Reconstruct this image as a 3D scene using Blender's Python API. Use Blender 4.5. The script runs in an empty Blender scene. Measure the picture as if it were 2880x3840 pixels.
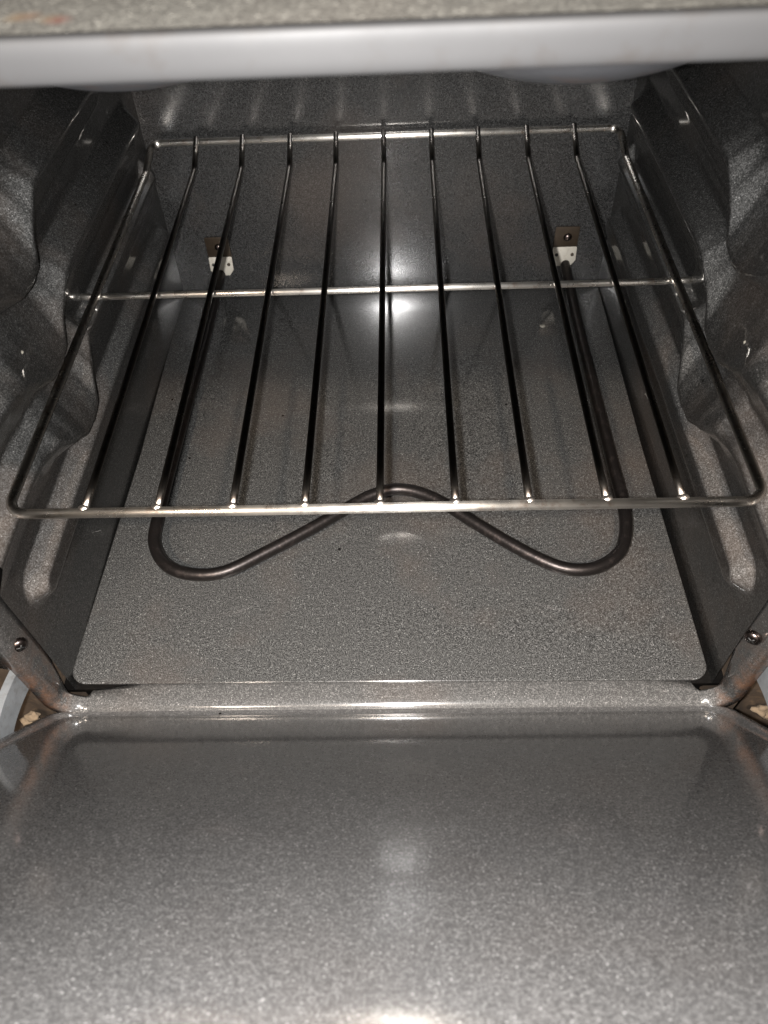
import bpy, bmesh, math, random
from mathutils import Vector, Matrix, noise
random.seed(7)
sc = bpy.context.scene
COL = sc.collection

# ------------------------------------------------------------------ camera
RIGHT = Vector((0.99930935, 0.00574054, -0.03671341))
UP = Vector((0.0180694, 0.78825276, 0.61508624))
FWD = Vector((-0.03247037, 0.61532482, -0.78760462))
CPOS = Vector((0.01688428, -0.28071057, 0.34876957))
cam = bpy.data.cameras.new('camera')
cam.sensor_fit = 'VERTICAL'; cam.sensor_height = 36.0; cam.sensor_width = 27.0
cam.lens = 26.075; cam.clip_start = 0.01; cam.clip_end = 50
cam.dof.use_dof = True; cam.dof.focus_distance = 0.60; cam.dof.aperture_fstop = 13
camo = bpy.data.objects.new('camera', cam); COL.objects.link(camo)
m = Matrix((RIGHT, UP, -FWD)).transposed().to_4x4(); m.translation = CPOS
camo.matrix_world = m
sc.camera = camo

# ------------------------------------------------------------------ light and exposure
w = bpy.data.worlds.new('World'); sc.world = w; w.use_nodes = True
bg = w.node_tree.nodes['Background']
bg.inputs[0].default_value = (1.0, 0.93, 0.85, 1); bg.inputs[1].default_value = 0.005
vs = sc.view_settings
vs.view_transform = 'Standard'; vs.look = 'None'; vs.exposure = -0.15; vs.gamma = 1.0
# the phone's own flash, a small round lamp beside the lens
fl = bpy.data.lights.new('phone_flash', 'AREA'); fl.shape = 'DISK'; fl.size = 0.009
fl.energy = 15.0; fl.color = (1.0, 0.982, 0.968)
flo = bpy.data.objects.new('phone_flash', fl); COL.objects.link(flo)
m = Matrix((RIGHT, UP, -FWD)).transposed().to_4x4()
m.translation = CPOS - RIGHT * 0.0167 - UP * 0.002
flo.matrix_world = m
# two warm room lamps high behind the photographer; the stronger one throws the lip's and the rack's soft shadows on the plate
def room_lamp(loc, size, energy):
    rl = bpy.data.lights.new('room_lamp', 'AREA'); rl.shape = 'DISK'; rl.size = size
    rl.energy = energy; rl.color = (1.0, 0.84, 0.69)
    o = bpy.data.objects.new('room_lamp', rl); COL.objects.link(o); o.location = loc
    o.rotation_euler = (Vector((0, .1, -0.15)) - Vector(loc)).to_track_quat('-Z', 'Y').to_euler()
room_lamp((-.035, -.80, 1.07), .055, 34.0)
room_lamp((-.39, -.75, .85), .10, 8.0)

# ------------------------------------------------------------------ materials
def nodes(name):
    mt = bpy.data.materials.new(name); mt.use_nodes = True
    nt = mt.node_tree
    return mt, nt, nt.nodes['Principled BSDF']
def N(nt, t, **kw):
    n = nt.nodes.new(t)
    for k, v in kw.items(): setattr(n, k, v)
    return n
def ramp(nt, src, a, b, c0=(0,0,0,1), c1=(1,1,1,1)):
    r = N(nt, 'ShaderNodeValToRGB'); r.color_ramp.elements[0].position = a; r.color_ramp.elements[1].position = b
    r.color_ramp.elements[0].color = c0; r.color_ramp.elements[1].color = c1
    nt.links.new(src, r.inputs[0]); return r.outputs[0]
def mixc(nt, fac, a, b):
    mx = N(nt, 'ShaderNodeMix', data_type='RGBA')
    for s, v in ((mx.inputs[0], fac), (mx.inputs[6], a), (mx.inputs[7], b)):
        if hasattr(v, 'links'): nt.links.new(v, s)
        else: s.default_value = v
    return mx.outputs[2]
def math_(nt, op, a, b):
    n = N(nt, 'ShaderNodeMath', operation=op)
    for s, v in ((n.inputs[0], a), (n.inputs[1], b)):
        if hasattr(v, 'links'): nt.links.new(v, s)
        else: s.default_value = v
    return n.outputs[0]
def noise_t(nt, vec, scale, detail=2.0, rough=0.5):
    n = N(nt, 'ShaderNodeTexNoise'); n.inputs['Scale'].default_value = scale
    n.inputs['Detail'].default_value = detail; n.inputs['Roughness'].default_value = rough
    nt.links.new(vec, n.inputs['Vector']); return n.outputs['Fac']
def vor(nt, vec, scale):
    n = N(nt, 'ShaderNodeTexVoronoi'); n.inputs['Scale'].default_value = scale
    nt.links.new(vec, n.inputs['Vector'])
    s = N(nt, 'ShaderNodeSeparateColor'); nt.links.new(n.outputs['Color'], s.inputs[0])
    return n.outputs['Distance'], s.outputs[0]

def enamel(name, dark=(.0085, .0084, .0082, 1), light=(.033, .0322, .0312, 1), rough=.5, coat=1.0, coat_rough=.12,
           rust=0.0, stains=None, grain=1.0, pits=0.5, flake=3.2, tint_amt=.16, spec=.1, cior=1.5, flake_rough=.80):
    mt, nt, b = nodes(name)
    v = N(nt, 'ShaderNodeTexCoord').outputs['Object']
    n1 = noise_t(nt, v, 1150*grain, 2.0, .6); n2 = noise_t(nt, v, 420*grain, 3.0, .6); n3 = noise_t(nt, v, 14, 3.0)
    fine = ramp(nt, n1, .40, .72); mid = ramp(nt, n2, .32, .68)
    mask = math_(nt, 'MULTIPLY', fine, math_(nt, 'ADD', mid, .35))
    col = mixc(nt, mask, dark, light)
    d, r = vor(nt, v, 800*grain)
    fl_ = math_(nt, 'MULTIPLY', math_(nt, 'LESS_THAN', d, .33), math_(nt, 'GREATER_THAN', r, .95))
    col = mixc(nt, math_(nt, 'MULTIPLY', fl_, .6), col, tuple(min(1, c*2.1) for c in light[:3]) + (1,))
    d, r = vor(nt, v, 95)
    sp = math_(nt, 'MULTIPLY', math_(nt, 'LESS_THAN', d, .12), math_(nt, 'GREATER_THAN', r, 1-.22*pits))
    col = mixc(nt, sp, col, (.0012, .0011, .001, 1))
    # faint brown heat tint in wide patches
    tint = ramp(nt, noise_t(nt, v, 7, 4.0, .6), .50, .72)
    col = mixc(nt, math_(nt, 'MULTIPLY', tint, tint_amt), col, (.026, .0175, .0125, 1))
    if rust:
        sx = N(nt, 'ShaderNodeSeparateXYZ'); nt.links.new(v, sx.inputs[0])
        near = math_(nt, 'MULTIPLY', ramp(nt, math_(nt, 'ABSOLUTE', sx.outputs[0], 0.), .238, .252), ramp(nt, sx.outputs[2], .06, .13, (1,1,1,1), (0,0,0,1)))
        rm = math_(nt, 'MULTIPLY', ramp(nt, noise_t(nt, v, 55, 6.0, .7), .42, .60), near)
        col = mixc(nt, math_(nt, 'MULTIPLY', rm, rust), col, (.055, .027, .0145, 1))
    if stains:
        for (p, rad, c) in stains:
            vd = N(nt, 'ShaderNodeVectorMath', operation='DISTANCE'); nt.links.new(v, vd.inputs[0]); vd.inputs[1].default_value = p
            dd = math_(nt, 'ADD', vd.outputs['Value'], math_(nt, 'MULTIPLY', math_(nt, 'SUBTRACT', noise_t(nt, v, 260, 3.0), .5), rad*1.6))
            col = mixc(nt, math_(nt, 'MULTIPLY', ramp(nt, dd, rad*.55, rad, (1,1,1,1), (0,0,0,1)), .75), col, c)
    nt.links.new(col, b.inputs['Base Color'])
    rg = math_(nt, 'ADD', math_(nt, 'MULTIPLY', n3, .16), rough-.08)
    nt.links.new(rg, b.inputs['Roughness'])
    b.inputs['Specular IOR Level'].default_value = spec
    b.inputs['Coat IOR'].default_value = cior; b.inputs['Coat Weight'].default_value = coat; b.inputs['Coat Roughness'].default_value = coat_rough
    bp = N(nt, 'ShaderNodeBump'); bp.inputs['Strength'].default_value = .25; bp.inputs['Distance'].default_value = .0004
    nt.links.new(n2, bp.inputs['Height']); nt.links.new(bp.outputs[0], b.inputs['Normal'])
    if flake:
        g = N(nt, 'ShaderNodeBsdfAnisotropic'); g.distribution = 'BECKMANN'; g.inputs['Roughness'].default_value = flake_rough
        sc3 = N(nt, 'ShaderNodeVectorMath', operation='SCALE'); nt.links.new(col, sc3.inputs[0]); sc3.inputs['Scale'].default_value = flake
        nt.links.new(sc3.outputs[0], g.inputs['Color'])
        ad = N(nt, 'ShaderNodeAddShader'); out = nt.nodes['Material Output']
        nt.links.new(b.outputs[0], ad.inputs[0]); nt.links.new(g.outputs[0], ad.inputs[1]); nt.links.new(ad.outputs[0], out.inputs['Surface'])
    return mt

def metal(name, col, rough, var=.5, metallic=1.0, scale=80, dirt_or_reflection=None, bump=0.0, coatw=0):
    mt, nt, b = nodes(name)
    v = N(nt, 'ShaderNodeTexCoord').outputs['Object']
    n = noise_t(nt, v, scale, 4.0, .6)
    c = mixc(nt, math_(nt, 'MULTIPLY', ramp(nt, n, .3, .7), var), col + (1,), tuple(x*.5 for x in col) + (1,))
    if dirt_or_reflection:
        c = mixc(nt, math_(nt, 'MULTIPLY', ramp(nt, noise_t(nt, v, scale*2.3, 5.0, .65), .53, .68), dirt_or_reflection[1]), c, dirt_or_reflection[0] + (1,))
    nt.links.new(c, b.inputs['Base Color'])
    b.inputs['Metallic'].default_value = metallic
    nt.links.new(math_(nt, 'ADD', math_(nt, 'MULTIPLY', n, .2), rough-.1), b.inputs['Roughness'])
    if bump:
        bp = N(nt, 'ShaderNodeBump'); bp.inputs['Strength'].default_value = bump; bp.inputs['Distance'].default_value = .0005
        nt.links.new(noise_t(nt, v, scale*6, 3.0), bp.inputs['Height']); nt.links.new(bp.outputs[0], b.inputs['Normal'])
    return mt

M_wall = enamel('speckled_enamel', dark=(.0022, .0022, .0021, 1), light=(.0132, .0130, .0127, 1), coat_rough=.07, coat=.7, cior=1.4, flake=8.6, pits=.2)
M_back = enamel('back_enamel', dark=(.0016, .0016, .0016, 1), light=(.0118, .0117, .0115, 1), cior=1.62, coat_rough=.165, pits=.25)
M_plate = enamel('plate_enamel', dark=(.0036, .0036, .0035, 1), light=(.0285, .0284, .0277, 1), coat_rough=.10, pits=.12, tint_amt=.2, cior=1.7)
M_door = enamel('door_enamel', dark=(.0170, .0166, .0164, 1), light=(.062, .0603, .0590, 1), grain=.95, pits=.06, cior=1.7, coat=1.0, coat_rough=.095, tint_amt=.10, flake=1.0, flake_rough=1.0)
M_gap_shade = enamel('gap_shade_enamel', dark=(.0015, .0013, .0012, 1), light=(.004, .0035, .003, 1), flake=0, coat=.2)  # cavity floor: shade of the gap round the plate put into the colour
M_frame = enamel('frame_enamel', rust=.9)
M_panel = enamel('cooktop_enamel', dark=(.0145, .0139, .0126, 1), light=(.048, .0465, .0415, 1), pits=0, coat=.3, flake=0,
                 stains=[((-.0722, -.2846, .4868), .0026, (.034, .025, .016, 1)), ((-.0690, -.2840, .4868), .0014, (.030, .0185, .012, 1)),
                         ((-.0640, -.2860, .4868), .0026, (.034, .026, .0175, 1)), ((-.0613, -.2872, .4868), .0009, (.027, .010, .0075, 1))])
M_trim = metal('satin_trim', (.0124, .0123, .0125), .60, var=.26, metallic=0, scale=30, dirt_or_reflection=((.0085, .0068, .0056), .38), bump=.05)
M_wire = metal('rack_wire', (.52, .495, .455), .28, var=.25, scale=60, dirt_or_reflection=((.22, .13, .08), .5))
M_bar = metal('bar_wire', (.13, .118, .105), .30, var=.45, scale=60, dirt_or_reflection=((.05, .032, .022), .6))
nt = M_trim.node_tree; nt.nodes['Principled BSDF'].inputs['Specular IOR Level'].default_value = .12
for mt_ in (M_wire, M_bar):
    nt = mt_.node_tree; tg = N(nt, 'ShaderNodeTangent', direction_type='UV_MAP'); tg.uv_map = 'around'
    b = nt.nodes['Principled BSDF']; b.inputs['Anisotropic'].default_value = .88; nt.links.new(tg.outputs[0], b.inputs['Tangent'])
M_weld = metal('weld_bead', (.70, .64, .58), .32, var=.3, scale=300, bump=.4)
M_rod = metal('element_sheath', (.021, .0178, .0168), .40, var=.5, metallic=.85, scale=70, dirt_or_reflection=((.06, .048, .044), .5), bump=.25)
M_tab = metal('heat_browned_tab', (.045, .032, .021), .42, var=.7, metallic=.6, scale=120)
M_mount = metal('pale_plate', (.30, .28, .24), .62, var=.18, metallic=.2, scale=90, dirt_or_reflection=((.12, .095, .07), .3))
M_screw = metal('dark_screw', (.10, .08, .073), .28, var=.4, scale=200)
M_zinc = metal('galvanized_steel', (.17, .18, .188), .50, var=.55, metallic=.4, scale=90, dirt_or_reflection=((.07, .058, .048), .45))
M_rust = metal('rusty_pocket', (.040, .026, .0155), .75, var=.6, metallic=.1, scale=60, dirt_or_reflection=((.085, .055, .03), .6), bump=.5)
M_fluff = metal('insulation_wool', (.13, .095, .06), .95, var=.35, metallic=0, scale=140, bump=.8)
M_bowl = metal('bowl_chrome', (.135, .137, .148), .34, var=.5, metallic=.7, scale=22, dirt_or_reflection=((.16, .115, .10), .55))  # pinkish patches paint coloured reflections into the chrome
M_crumb = metal('pale_crumb', (.085, .08, .066), .8, var=.3, metallic=0, scale=400)
M_char = metal('charred_flake', (.002, .0018, .0016), .6, var=.3, metallic=0, scale=400)

# ------------------------------------------------------------------ builders
BASE = {}
def thing(name, label, cat, loc, group=None):
    o = bpy.data.objects.new(name, None); COL.objects.link(o); o.location = loc; o.empty_display_size = .02
    o['label'] = label; o['category'] = cat
    if group: o['group'] = group
    BASE[o.name] = Vector(loc); return o
def obj(name, vf, mat, parent=None, smooth=True, label=None, angle=None):
    verts, faces = vf
    base = BASE[parent.name] if parent else Vector((0, 0, 0))
    me = bpy.data.meshes.new(name)
    me.from_pydata([tuple(Vector(v) - base) for v in verts], [], faces)
    me.materials.append(mat); me.validate()
    bm = bmesh.new(); bm.from_mesh(me); bmesh.ops.recalc_face_normals(bm, faces=bm.faces); bm.to_mesh(me); bm.free()
    me.polygons.foreach_set('use_smooth', [smooth]*len(me.polygons))
    if angle is not None: me.set_sharp_from_angle(angle=math.radians(angle))
    o = bpy.data.objects.new(name, me); COL.objects.link(o)
    if parent: o.parent = parent
    BASE[o.name] = base
    if label: o['label'] = label
    return o
def top(name, vf, mat, label, cat, loc, group=None, **kw):
    verts, faces = vf
    loc = Vector(loc)
    o = obj(name, ([tuple(Vector(v) - loc) for v in verts], faces), mat, None, **kw)
    o.location = loc; BASE[o.name] = loc
    o['label'] = label; o['category'] = cat
    if group: o['group'] = group
    return o
def join(*parts):
    V, F = [], []
    for v, f in parts:
        k = len(V); V += list(v); F += [tuple(i+k for i in q) for q in f]
    return V, F
def fillet(pts, rads, n=8, closed=False):
    out = []; P = [Vector(p) for p in pts]; L = len(P)
    for i, p in enumerate(P):
        r = rads[i] if isinstance(rads, (list, tuple)) else rads
        if (not closed and i in (0, L-1)) or r <= 0: out.append(p); continue
        a = (P[i-1]-p).normalized(); b = (P[(i+1) % L]-p).normalized()
        ang = a.angle(b); t = r/math.tan(ang/2)
        s = p+a*t; e = p+b*t; c = p+(a+b).normalized()*(r/math.sin(ang/2))
        u = (s-c); v = (e-c); tot = u.angle(v)
        for k in range(n+1):
            f = k/n
            out.append(c+(u*math.sin((1-f)*tot)+v*math.sin(f*tot))/math.sin(tot))
    return out
def tube(path, r, n=12, closed=False, cap=True):
    P = [Vector(p) for p in path]; L = len(P); V = []; F = []
    ref = None
    for i in range(L):
        if closed: t = (P[(i+1) % L]-P[i-1]).normalized()
        else: t = (P[min(i+1, L-1)]-P[max(i-1, 0)]).normalized()
        if ref is None:
            ref = t.orthogonal().normalized()
        ref = (ref-t*ref.dot(t)).normalized(); bi = t.cross(ref)
        rr = r[i] if isinstance(r, (list, tuple)) else r
        for k in range(n):
            a = 2*math.pi*k/n
            V.append(P[i]+(ref*math.cos(a)+bi*math.sin(a))*rr)
    for i in range(L if closed else L-1):
        j = (i+1) % L
        # closed loops: match the twist
        off = 0
        if closed and j == 0:
            off = min(range(n), key=lambda o: (V[i*n]-V[o]).length)
        for k in range(n):
            F.append((i*n+k, i*n+(k+1) % n, j*n+(k+1+off) % n, j*n+(k+off) % n))
    if cap and not closed:
        F.append(tuple(range(n))[::-1]); F.append(tuple((L-1)*n+k for k in range(n)))
    return V, F
def around_uv(o, n):
    me = o.data; uv = me.uv_layers.new(name='around')
    for p in me.polygons:
        ks = [v % n for v in p.vertices]; wrap = (0 in ks and n-1 in ks and len(ks) == 4)
        for li, v in zip(p.loop_indices, p.vertices):
            k = v % n
            if wrap and k == 0: k = n
            uv.data[li].uv = (k/n, (v//n)*.05)
    return o
def spline(ctrl, n=10):
    P = [Vector(p) for p in ctrl]; out = []
    for i in range(len(P)-1):
        p0 = P[max(i-1, 0)]; p1 = P[i]; p2 = P[i+1]; p3 = P[min(i+2, len(P)-1)]
        for k in range(n):
            t = k/n
            out.append(.5*((2*p1)+(p2-p0)*t+(2*p0-5*p1+4*p2-p3)*t*t+(-p0+3*p1-3*p2+p3)*t**3))
    out.append(P[-1]); return out
def ball(c, r, nu=12, nv=8, squash=(1, 1, 1), wob=0):
    V = []; F = []
    c = Vector(c)
    for j in range(nv+1):
        a = math.pi*j/nv
        for i in range(nu):
            b = 2*math.pi*i/nu
            d = Vector((math.sin(a)*math.cos(b)*squash[0], math.sin(a)*math.sin(b)*squash[1], math.cos(a)*squash[2]))*r
            if wob: d *= 1+wob*noise.noise((c+d)*(1.2/r))
            V.append(c+d)
    for j in range(nv):
        for i in range(nu):
            F.append((j*nu+i, j*nu+(i+1) % nu, (j+1)*nu+(i+1) % nu, (j+1)*nu+i))
    return V, F
def sheet(f, us, vs_):
    V = [f(u, v) for u in us for v in vs_]; n = len(vs_)
    F = [(i*n+j, (i+1)*n+j, (i+1)*n+j+1, i*n+j+1) for i in range(len(us)-1) for j in range(n-1)]
    return V, F
def lin(a, b, n): return [a+(b-a)*i/(n-1) for i in range(n)]
def bev_box(lo, hi, bv=.001, seg=2):
    bm = bmesh.new(); bmesh.ops.create_cube(bm, size=1)
    for v in bm.verts:
        v.co = Vector([(lo[k]+hi[k])/2+v.co[k]*(hi[k]-lo[k]) for k in range(3)])
    if bv: bmesh.ops.bevel(bm, geom=bm.edges[:], offset=bv, segments=seg, affect='EDGES', profile=.5)
    out = ([v.co.copy() for v in bm.verts], [tuple(v.index for v in f.verts) for f in bm.faces]) if bm.verts.index_update() is None else None
    bm.free(); return out
def prism(poly, origin, ux, uy, th, bv=.0006, seg=2):
    """polygon in a plane, thickened along ux x uy, edges rounded"""
    ux = Vector(ux); uy = Vector(uy); nz = ux.cross(uy).normalized(); o = Vector(origin)
    bm = bmesh.new()
    a = [bm.verts.new(o+ux*p[0]+uy*p[1]) for p in poly]; b_ = [bm.verts.new(v.co+nz*th) for v in a]
    n = len(a)
    bm.faces.new(a[::-1]); bm.faces.new(b_)
    for i in range(n): bm.faces.new((a[i], a[(i+1) % n], b_[(i+1) % n], b_[i]))
    if bv:
        es = [e for e in bm.edges if abs((e.verts[0].co-e.verts[1].co).normalized().dot(nz)) < .5]
        bmesh.ops.bevel(bm, geom=es, offset=bv, segments=seg, affect='EDGES', profile=.5)
    bm.verts.index_update()
    out = [v.co.copy() for v in bm.verts], [tuple(v.index for v in f.verts) for f in bm.faces]
    bm.free(); return out
def sstep(a, b, x):
    t = max(0., min(1., (x-a)/(b-a))); return t*t*(3-2*t)
def interp(x, xs, ys):
    if x <= xs[0]: return ys[0]
    for i in range(len(xs)-1):
        if x <= xs[i+1]:
            t = (x-xs[i])/(xs[i+1]-xs[i]); t = t*t*(3-2*t)*.5+t*.5
            return ys[i]+(ys[i+1]-ys[i])*t
    return ys[-1]

YB, ZF, ZC, YS = .450, -.168, .262, -.036         # back wall, bottom plate top, ceiling, front seam
def wx(y, z): return .2385-.024*(z-ZF)+.0052*(YB-y)/.49+.004*max(0., math.sin(math.pi*(YB-y)/.49))**.5*sstep(-.125, -.055, z)

# ------------------------------------------------------------------ oven cavity
oven = thing('oven', 'dark speckled enamel oven cavity with its door half lowered', 'oven', (0, .2, -.2))
obj('back_wall', sheet(lambda u, v: (u, YB+.0006*noise.noise((u*9, v*9, 3)), v), lin(-.262, .262, 90), lin(-.19, .29, 80)), M_back, oven)

DY = [.03, .046, .074, .093, .110, .127, .142, .158, .178, .195]
DD = [.002, .004, .012, .026, .036, .038, .035, .015, .002, 0]
WY = [.03, .07, .095, .115, .15, .185, .21]
WW = [.026, .024, .011, .007, .008, .020, .026]
RIBS = [(.1065, .372, .0185, .0195, 1.30), (.0405, .425, .0165, .0145, 1.22), (-.0150, .436, .0145, .0200, 1.12)]
def relief(y, z):
    d = 0.
    for (zb, ye, pm, pl_, kw) in RIBS:
        b = zb-interp(y, DY, DD); wdt = interp(y, WY, WW)*kw
        lobe = sstep(.185, .14, y)*sstep(.055, .10, y)
        up = .0155+.008*lobe
        P = (pm+(pl_-pm)*lobe)*sstep(ye+.006, ye-.02, y)
        t = z-b-.003
        if t < 0: p = max(0., 1+t/wdt)
        else:
            q = max(0., 1-(t-.003)/(up+interp(y, DY, DD)*.8)) if t > .003 else 1.; p = q*q*(3-2*q)*.2+q*.8
        d = max(d, P*p)
    # slots above the two lower ledges, where the ends of the rack's cross rail run
    for z0 in (.0010, .0700):
        win = sstep(-.0110, -.0075, z-z0)*sstep(.0125, .0080, z-z0)*sstep(.180, .205, y)*sstep(.425, .405, y)
        d = d*(1-win)-.0145*win
    # the straight lowest rib, rounded at both ends
    yy = max(0., -.002-y, y-.418); zz = z+.079
    rr = math.hypot(yy, zz)
    prof = max(0., min(1., (.0175-rr)/.0105)); prof = prof*.75+prof*prof*(3-2*prof)*.25
    d = max(d, .0118*prof)
    return d
ys_ = lin(YS, .4495, 225); zs_ = lin(-.186, .264, 226)
for s in (-1, 1):
    H = [[relief(y, z) for z in zs_] for y in ys_]
    def smooth_(H):
        a = len(H); b = len(H[0])
        return [[(6*H[i][j]+H[max(i-1, 0)][j]+H[min(i+1, a-1)][j]+H[i][max(j-1, 0)]+H[i][min(j+1, b-1)])/10 for j in range(b)] for i in range(a)]
    H = smooth_(H)
    V = [(s*(wx(y, z)-H[i][j]+.0005*noise.noise((y*12, z*12, s))), y, z) for i, y in enumerate(ys_) for j, z in enumerate(zs_)]
    n = len(zs_)
    F = [(i*n+j, (i+1)*n+j, (i+1)*n+j+1, i*n+j+1) for i in range(len(ys_)-1) for j in range(n-1)]
    obj('side_wall', (V, F), M_wall, oven)
obj('ceiling', bev_box((-.262, -.03, ZC), (.262, YB+.01, ZC+.012), .001), M_wall, oven)
obj('cavity_floor', bev_box((-.262, -.036, -.187), (.262, YB+.01, -.182), .001), M_gap_shade, oven)

# front frame: rounded lip swept round the opening
def rrect(xa, xb, za, zb, r, n=12):
    pts = []
    for (cx, cz, a0) in ((xb-r, za+r, -90), (xb-r, zb-r, 0), (xa+r, zb-r, 90), (xa+r, za+r, 180)):
        for k in range(n+1):
            a = math.radians(a0+90*k/n); pts.append((cx+r*math.cos(a), cz+r*math.sin(a), math.cos(a), math.sin(a)))
    # subdivide straights
    out = []
    for i, p in enumerate(pts):
        q = pts[(i+1) % len(pts)]; out.append(p)
        d = math.hypot(q[0]-p[0], q[1]-p[1])
        if d > .05:
            for k in range(1, 12):
                f = k/12; out.append(tuple(p[t]*(1-f)+q[t]*f for t in range(4)))
    return out
loop = rrect(-.2436, .2426, -.1745, .2600, .017)
prof = [(.0035, -.030), (.0005, -.034), (0, -.038), (0, -.046), (.0003, -.050), (.0013, -.0535), (.0032, -.0560), (.0060, -.0572), (.0105, -.0575), (.0115, -.0560), (.0115, -.040)]
V = []; F = []
for (x, z, nx, nz) in loop:
    dip = sstep(.015, .005, abs(abs(x)-.2355))*(z < -.13)*sstep(-.135, -.160, z)
    for (o_, y) in prof: V.append((x+nx*o_, min(y, -.030-.0155*dip) if y > -.045 else y-.0006*dip, z+nz*o_))
n = len(prof); L = len(loop)
for i in range(L):
    for j in range(n-1): F.append((i*n+j, ((i+1) % L)*n+j, ((i+1) % L)*n+j+1, i*n+j+1))
obj('front_frame', (V, F), M_frame, oven)
# stiles of the body face beside the opening, ending above the hinge slots; sill under the opening
for s in (-1, 1):
    poly = [(.2525, -.108), (.262, -.101), (.275, -.094), (.30, -.09), (.40, -.085), (.40, .30), (.2525, .30)]
    obj('face_stile', prism([(s*a, b) for a, b in poly], (0, -.0405, 0), (1, 0, 0), (0, 0, 1), -s*-.0165 if False else .0165, .0015), M_frame, oven)
# rust brown hinge pockets with an arm of galvanized steel in each
for s in (-1, 1):
    def pk(u, v):
        return (s*(.252+u), -.022+.004*noise.noise((u*60, v*60, s*5)), v)
    pocket = obj('hinge_pocket', join(sheet(pk, lin(0, .15, 24), lin(-.30, -.08, 30)),
                 sheet(lambda u, v: (s*.2545+.0008*noise.noise((u*90, v*90, 1)), u, v), lin(-.056, -.02, 8), lin(-.30, -.09, 30))), M_rust, oven)
    for k in range(2):
        c = (s*(.306+.008*k), -.030, -.247-.010*k)
        obj('insulation_tuft', ball(c, .0048, 16, 12, (1.3, .8, .9), .8), M_fluff, pocket)
    obj('insulation_tuft', ball((s*.268, -.045, -.1045), .0042, 16, 12, (2.4, 1.0, .8), .9), M_fluff, pocket)
for (x, z, s) in ((-.2425, -.086, -1), (.2375, -.0885, 1)):
    # screw head sits on the rounded lip, its axis pointing to the front and inward
    ax = Vector((-s*.62, -.75, 0)).normalized(); c = Vector((x+s*.0015, -.0475, z))
    t1 = ax.orthogonal().normalized(); t2 = ax.cross(t1)
    V = []; F = []
    R_ = [(.0056, -.001), (.0056, .0012), (.0050, .0024), (.0036, .0032), (.0020, .0035)]
    for (r, h) in R_:
        for k in range(16):
            a = 2*math.pi*k/16; V.append(c+ax*h+(t1*math.cos(a)+t2*math.sin(a))*r)
    for i in range(len(R_)-1):
        for k in range(16): F.append((i*16+k, i*16+(k+1) % 16, (i+1)*16+(k+1) % 16, (i+1)*16+k))
    F.append(tuple(64+k for k in range(16)))
    sc_ = obj('screw', (V, F), M_screw, oven)
    for a in (0.4, 0.4+math.pi/2):
        d = t1*math.cos(a)+t2*math.sin(a); e = t1*-math.sin(a)+t2*math.cos(a)
        obj('screw_slot', prism([(-.0028, -.0005), (.0028, -.0005), (.0028, .0005), (-.0028, .0005)], c+ax*.0030, d, e, .0008, 0), M_char, sc_)

# cooktop over the opening, its front edge capped by a satin metal lip
CZ, CY = .2868, -.0965
obj('cooktop', bev_box((-.34, CY, CZ-.010), (.34, .50, CZ), .0012), M_panel, oven)
R_ = .0046
prof = [(CY+.0010, CZ+.0003), (CY-.0012, CZ+.0006)]+[(CY-.0012-.0024*max(0, math.sin(a))**.45, CZ-.0044+.0050*(abs(math.cos(a))**.8)*(1 if math.cos(a) > 0 else -1)) for a in lin(0.12, math.pi-.12, 18)]+[(CY-.0012, CZ-.0094), (CY+.012, CZ-.0108)]
V = []; F = []; xs = lin(-.345, .345, 60)
for x in xs:
    for (y, z) in prof: V.append((x, y+.0003*noise.noise((x*14, 0, z*100)), z))
n = len(prof)
for i in range(len(xs)-1):
    for j in range(n): F.append((i*n+j, (i+1)*n+j, (i+1)*n+(j+1) % n, i*n+(j+1) % n))
obj('cooktop_lip', (V, F), M_trim, oven)

# ------------------------------------------------------------------ door, half lowered
AL = math.radians(53.4)
DN = Vector((0, math.sin(AL), math.cos(AL))); DU = Vector((0, -math.cos(AL), math.sin(AL))); DP = Vector((-.0030, -.0585, -.1725))
def dw(x, s_, o_=0): return DP+Vector((x, 0, 0))+DU*s_+DN*o_
cor = [(-.252, -.0115, 0), (.252, -.0115, 0), (.252, .468, 0), (-.252, .468, 0)]
fo = fillet(cor, .024, 10, True)
outline = []
for i, p in enumerate(fo):
    q = fo[(i+1) % len(fo)]; k = max(1, int((q-p).length/.02))
    for j in range(k):
        t = p.lerp(q, j/k); outline.append((t.x, t.y))
outline = outline[::-1]
def inset(poly, d):
    n = len(poly); out = []
    for i in range(n):
        a = Vector(poly[i-1]); b = Vector(poly[i]); c = Vector(poly[(i+1) % n])
        t = (c-a).normalized(); nr = Vector((t.y, -t.x)); out.append(tuple(b+nr*d))
    return out
rings = [(0, -.040), (0, -.0032), (.0005, -.0014), (.0016, -.0003), (.0032, 0), (.0050, -.0004), (.0078, -.0022), (.0096, -.0032), (.0115, -.0036), (.0145, -.0037)]
V = []; F = []
n = len(outline)
for (d, o_) in rings:
    for (x, s_) in inset(outline, d): V.append(dw(x, s_, o_))
for i in range(len(rings)-1):
    for k in range(n): F.append((i*n+k, i*n+(k+1) % n, (i+1)*n+(k+1) % n, (i+1)*n+k))
last = (len(rings)-1)*n
inn = inset(outline, .0145); cs = .228
NR = 40
for r_ in range(1, NR):
    f = 1-r_/NR
    for (x, s_) in inn: V.append(dw(x*f, (s_-cs)*f+cs, -.0037-.0035*sstep(.06, .40, (s_-cs)*f+cs)*(1-f**6)+.0005*(1-f)*noise.noise((x*f*6, s_*f*6, 2))))
    a = last+(r_-1)*n; b = last+r_*n
    for k in range(n): F.append((a+k, a+(k+1) % n, b+(k+1) % n, b+k))
V.append(dw(0, cs, -.0037-.0035*sstep(.06, .40, cs))); c_ = len(V)-1; a = last+(NR-1)*n
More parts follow.
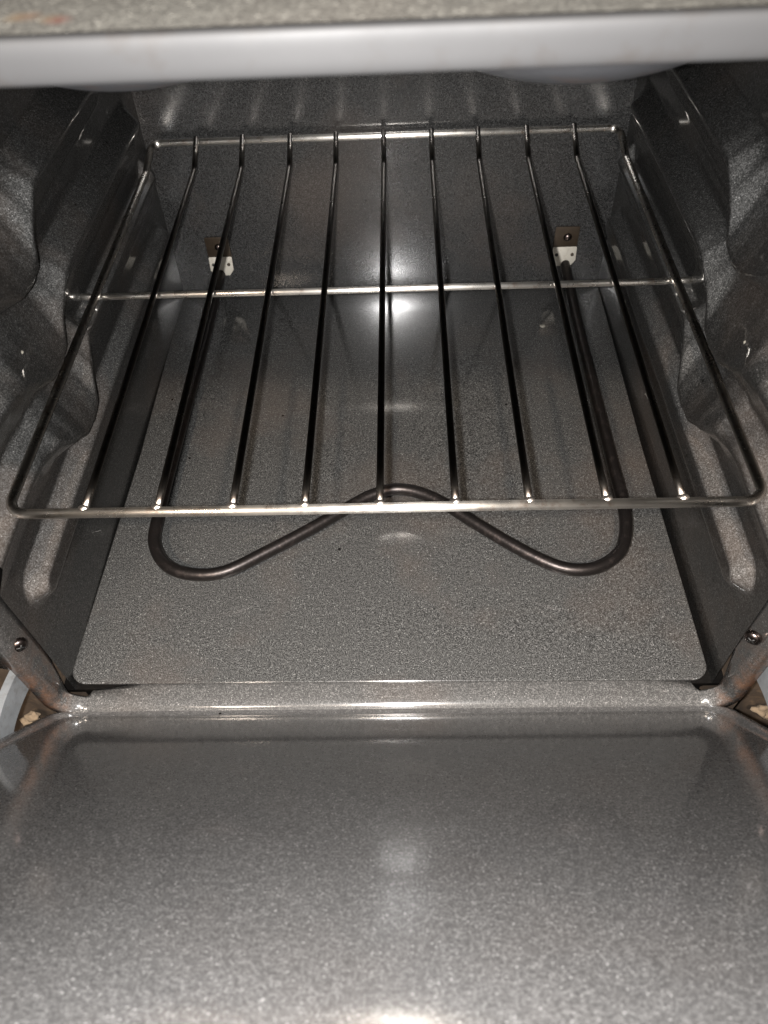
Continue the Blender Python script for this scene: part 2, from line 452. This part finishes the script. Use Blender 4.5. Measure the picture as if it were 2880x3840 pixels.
for k in range(n): F.append((a+k, a+(k+1) % n, c_))
F.append(tuple(range(n)))
door = obj('door', (V, F), M_door, oven, angle=50)
for s in (-1, 1):
    cen = spline([(-.030, -.1320), (-.050, -.1285), (-.066, -.1255), (-.082, -.1250), (-.096, -.1290), (-.106, -.1400)], 6)
    L = len(cen); up = []; lo = []
    for i, p in enumerate(cen):
        t = (cen[min(i+1, L-1)]-cen[max(i-1, 0)]).normalized(); nr = Vector((-t.y, t.x))
        if nr.y < 0: nr = -nr
        hw = .0108
        up.append(p+nr*hw); lo.append(p-nr*hw)
    poly = [(p.x, p.y) for p in up]+[(p.x, p.y) for p in lo[::-1]]
    obj('hinge_arm', prism(poly, (s*.2600-.0030, 0, 0), (0, 1, 0), (0, 0, 1), .0060, .0008), M_zinc, door, angle=40)

# ------------------------------------------------------------------ lift-out bottom plate
pl = [(-.2405, .447), (-.2385, .2), (-.2445, -.0375), (.2385, -.0395), (.2365, .2), (.2385, .447)]
pf = fillet([(a, b, 0) for a, b in pl], [.003, .0, .013, .013, .0, .003], 8, True)
bm_v = []; bm_f = []
pts = [(p.x, p.y) for p in pf]
def plate_mesh():
    n = len(pts); V = []; F = []
    cx, cy = 0, .2
    for (d, z) in ((0, ZF-.0016), (0, ZF-.0005), (.0004, ZF-.0001), (.0012, ZF)):
        for (x, y) in inset(pts, d): V.append((x, y, z))
    for i in range(3):
        for k in range(n): F.append((i*n+k, i*n+(k+1) % n, (i+1)*n+(k+1) % n, (i+1)*n+k))
    last = 3*n; R = 6
    inn = inset(pts, .0012)
    for r_ in range(1, R):
        f = 1-r_/R
        for (x, y) in inn: V.append((x*f, (y-cy)*f+cy, ZF+.0008*noise.noise((x*f*7, y*f*7, 9))*(r_ > 0)))
        a = last+(r_-1)*n; b = last+r_*n
        for k in range(n): F.append((a+k, a+(k+1) % n, b+(k+1) % n, b+k))
    V.append((0, cy, ZF)); c_ = len(V)-1; a = last+(R-1)*n
    for k in range(n): F.append((a+k, a+(k+1) % n, c_))
    return V, F
sgn = sum(pts[i][0]*pts[(i+1) % len(pts)][1]-pts[(i+1) % len(pts)][0]*pts[i][1] for i in range(len(pts)))
if sgn > 0: pts = pts[::-1]
top('bottom_plate', plate_mesh(), M_plate, 'grey speckled bottom plate with rounded front corners lying under the heating element', 'oven plate', (0, .2, ZF))

# ------------------------------------------------------------------ heating element
el = thing('heating_element', 'dark bent rod heating element just above the bottom plate', 'heating element', (0, .44, -.14))
ZE = -.141
ctrl = [(-.1885, .455), (-.190, .36), (-.1925, .25), (-.1945, .14), (-.1945, .100), (-.1920, .073), (-.1780, .0515), (-.1560, .0425), (-.1300, .0445),
        (-.1000, .0620), (-.0650, .0850), (-.0330, .1080), (-.0150, .1200), (.0060, .1265), (.0270, .1220), (.0480, .1090), (.0750, .0860), (.1050, .0620),
        (.1310, .0455), (.1500, .0410), (.1680, .0450), (.1850, .0590), (.1935, .0810), (.1960, .1080), (.1955, .15), (.1950, .25), (.1950, .36), (.1960, .455)]
obj('rod', tube(spline([(x, y, ZE+(.004 if y > .4 else 0)) for x, y in ctrl], 7), .0052, 16), M_rod, el)
for cx in (-.1865, .1935):
    tab = prism([(-.0130, -.0125), (.0130, -.0125), (.0130, .0115), (.0115, .0125), (-.0115, .0125), (-.0130, .0115)], (cx, YB-.0008, -.1075), (1, 0, 0), (0, 0, 1), .0014, .0004)
    br = obj('mounting_bracket', tab, M_tab, el, angle=40)
    # pale foot plate, bent a little toward the oven mouth
    uy = Vector((0, .22, 1)).normalized()
    foot = prism([(-.0130, 0), (-.0130, -.0140), (-.0080, -.0200), (.0080, -.0200), (.0130, -.0140), (.0130, 0), (.0120, .0010), (-.0120, .0010)],
                 Vector((cx, YB-.0022, -.1195)), (1, 0, 0), uy, .0014, .0004)
    obj('foot_plate', foot, M_mount, br, angle=40)
    for dx in (-.0085, .0085):
        obj('hole', tube([(cx+dx, YB-.0058, -.1265), (cx+dx, YB-.0042, -.1265)], .0018, 12), M_char if dx < 0 else M_tab, br)
    obj('screw', ball((cx+.001, YB-.0025, -.1070), .0046, 16, 10, (1, .75, 1)), M_screw, br)

# ------------------------------------------------------------------ rack
rack = thing('oven_rack', 'shiny wire oven rack with nine long bars resting on the middle side ledges', 'oven rack', (0, .2, 0))
fr = fillet([(-.2285, -.0050, 0), (.2285, -.0050, 0), (.2255, .404, 0), (.2245, .4415, .0105), (-.2255, .4415, .0105), (-.2262, .404, 0)],
            [.013, .013, .012, .010, .010, .012], 8, True)
# dense straight runs with a touch of bend so that the rod is not ruler-straight
dense = []
for i, p in enumerate(fr):
    q = fr[(i+1) % len(fr)]; d = (q-p).length; k = max(1, int(d/.02))
    for j in range(k):
        t = p.lerp(q, j/k); dense.append(t+Vector((0, 0, .0004*noise.noise(t*8))))
around_uv(obj('frame_rail', tube(dense, .0031, 14, closed=True), M_wire, rack), 14)
around_uv(obj('cross_rail', tube([(x, .2192, -.0048+.0008*sstep(.22, .25, abs(x))+.0003*noise.noise((x*9, 0, 0))) for x in lin(-.2500, .2480, 32)], .0026, 14), M_wire, rack), 14)
bp = fillet([(0, -.0035, .0002), (0, .4075, .0006), (0, .4395, .0155)], .012, 6)
barp = []
for i in range(len(bp)-1):
    k = max(1, int((bp[i+1]-bp[i]).length/.03))
    for j in range(k): barp.append(bp[i].lerp(bp[i+1], j/k))
barp.append(bp[-1])
bar0 = around_uv(obj('bar', tube([p for p in barp], .0024, 12), M_bar, rack), 12)
weld0 = obj('weld', ball((0, -.0030, .0012), .0031, 12, 8, (1.15, .9, .9), .25), M_weld, rack)
# meshes were built at x = 0: slide each copy along the rail
for i in range(-4, 5):
    for src in (bar0, weld0):
        o = src if i == -4 else src.copy()
        if i != -4: COL.objects.link(o); o.parent = rack
        jx = .0006*math.sin(i*2.3)
        o.location = (i*.045+jx, 0, 0)

# ------------------------------------------------------------------ bowls hanging behind the trim
def bowl(cx, cy, a, c, label):
    V = []; F = []; nu = 64; nv = 20; cz = .262
    for j in range(nv+1):
        t = (math.pi/2)*j/nv
        for i in range(nu):
            b = 2*math.pi*i/nu
            V.append((cx+a*math.cos(b)*math.cos(t), cy+a*math.sin(b)*math.cos(t), cz-c*math.sin(t)))
    for j in range(nv):
        for i in range(nu): F.append((j*nu+i, j*nu+(i+1) % nu, (j+1)*nu+(i+1) % nu, (j+1)*nu+i))
    return top('burner_bowl', (V, F), M_bowl, label, 'bowl', (cx, cy, cz), 'round bowls under the oven top')
bowl(-.099, .10, .092, .055, 'shiny round bowl bottom showing under the trim strip above the left side wall')
bowl(.090, .10, .100, .057, 'shiny round bowl bottom showing under the trim strip above the right rear corner')

# ------------------------------------------------------------------ crumbs
def flake(pts2, x, y, z, label):
    return top('burnt_flake', prism(pts2, (x, y, z), (1, 0, 0), (0, 1, 0), .0008, .0002), M_char, label, 'crumb', (x, y, z), 'burnt flakes on the bottom plate', smooth=False)
flake([(-.004, -.001), (.001, -.002), (.004, .001), (.001, .003)], -.1205, .3975, ZF+.0004, 'small black burnt flake, wedge shaped, on the plate below the left mounting bracket')
flake([(-.0045, -.0006), (.004, -.0008), (.0048, .0008), (-.003, .0007)], -.1190, .3770, ZF+.0004, 'thin black burnt sliver in front of the wedge shaped flake on the plate')
top('crumb', ball((.1664, .3741, ZF+.0010), .0024, 10, 7, (1.3, 1, .6), .8), M_crumb, 'pale crumb on the bottom plate near the right rear corner', 'crumb', (.1664, .3741, ZF), 'pale crumbs in the oven')
def on_wall(s, y, z, r, label):
    x = s*(wx(y, z)-relief(y, z))
    top('crumb', ball((x, y, z), r*.62, 10, 7, (.8, 1.2, 1), .7), M_crumb, label, 'crumb', (x, y, z), 'pale crumbs in the oven')
on_wall(-1, .098, .040, .0017, 'pale crumb stuck on the lobe of the left side wall')
on_wall(1, .094, .037, .0017, 'pale crumb stuck on the lobe of the right side wall')
on_wall(-1, .2335, -.017, .0018, 'pale crumb on the left ledge beside the cross rail of the rack')
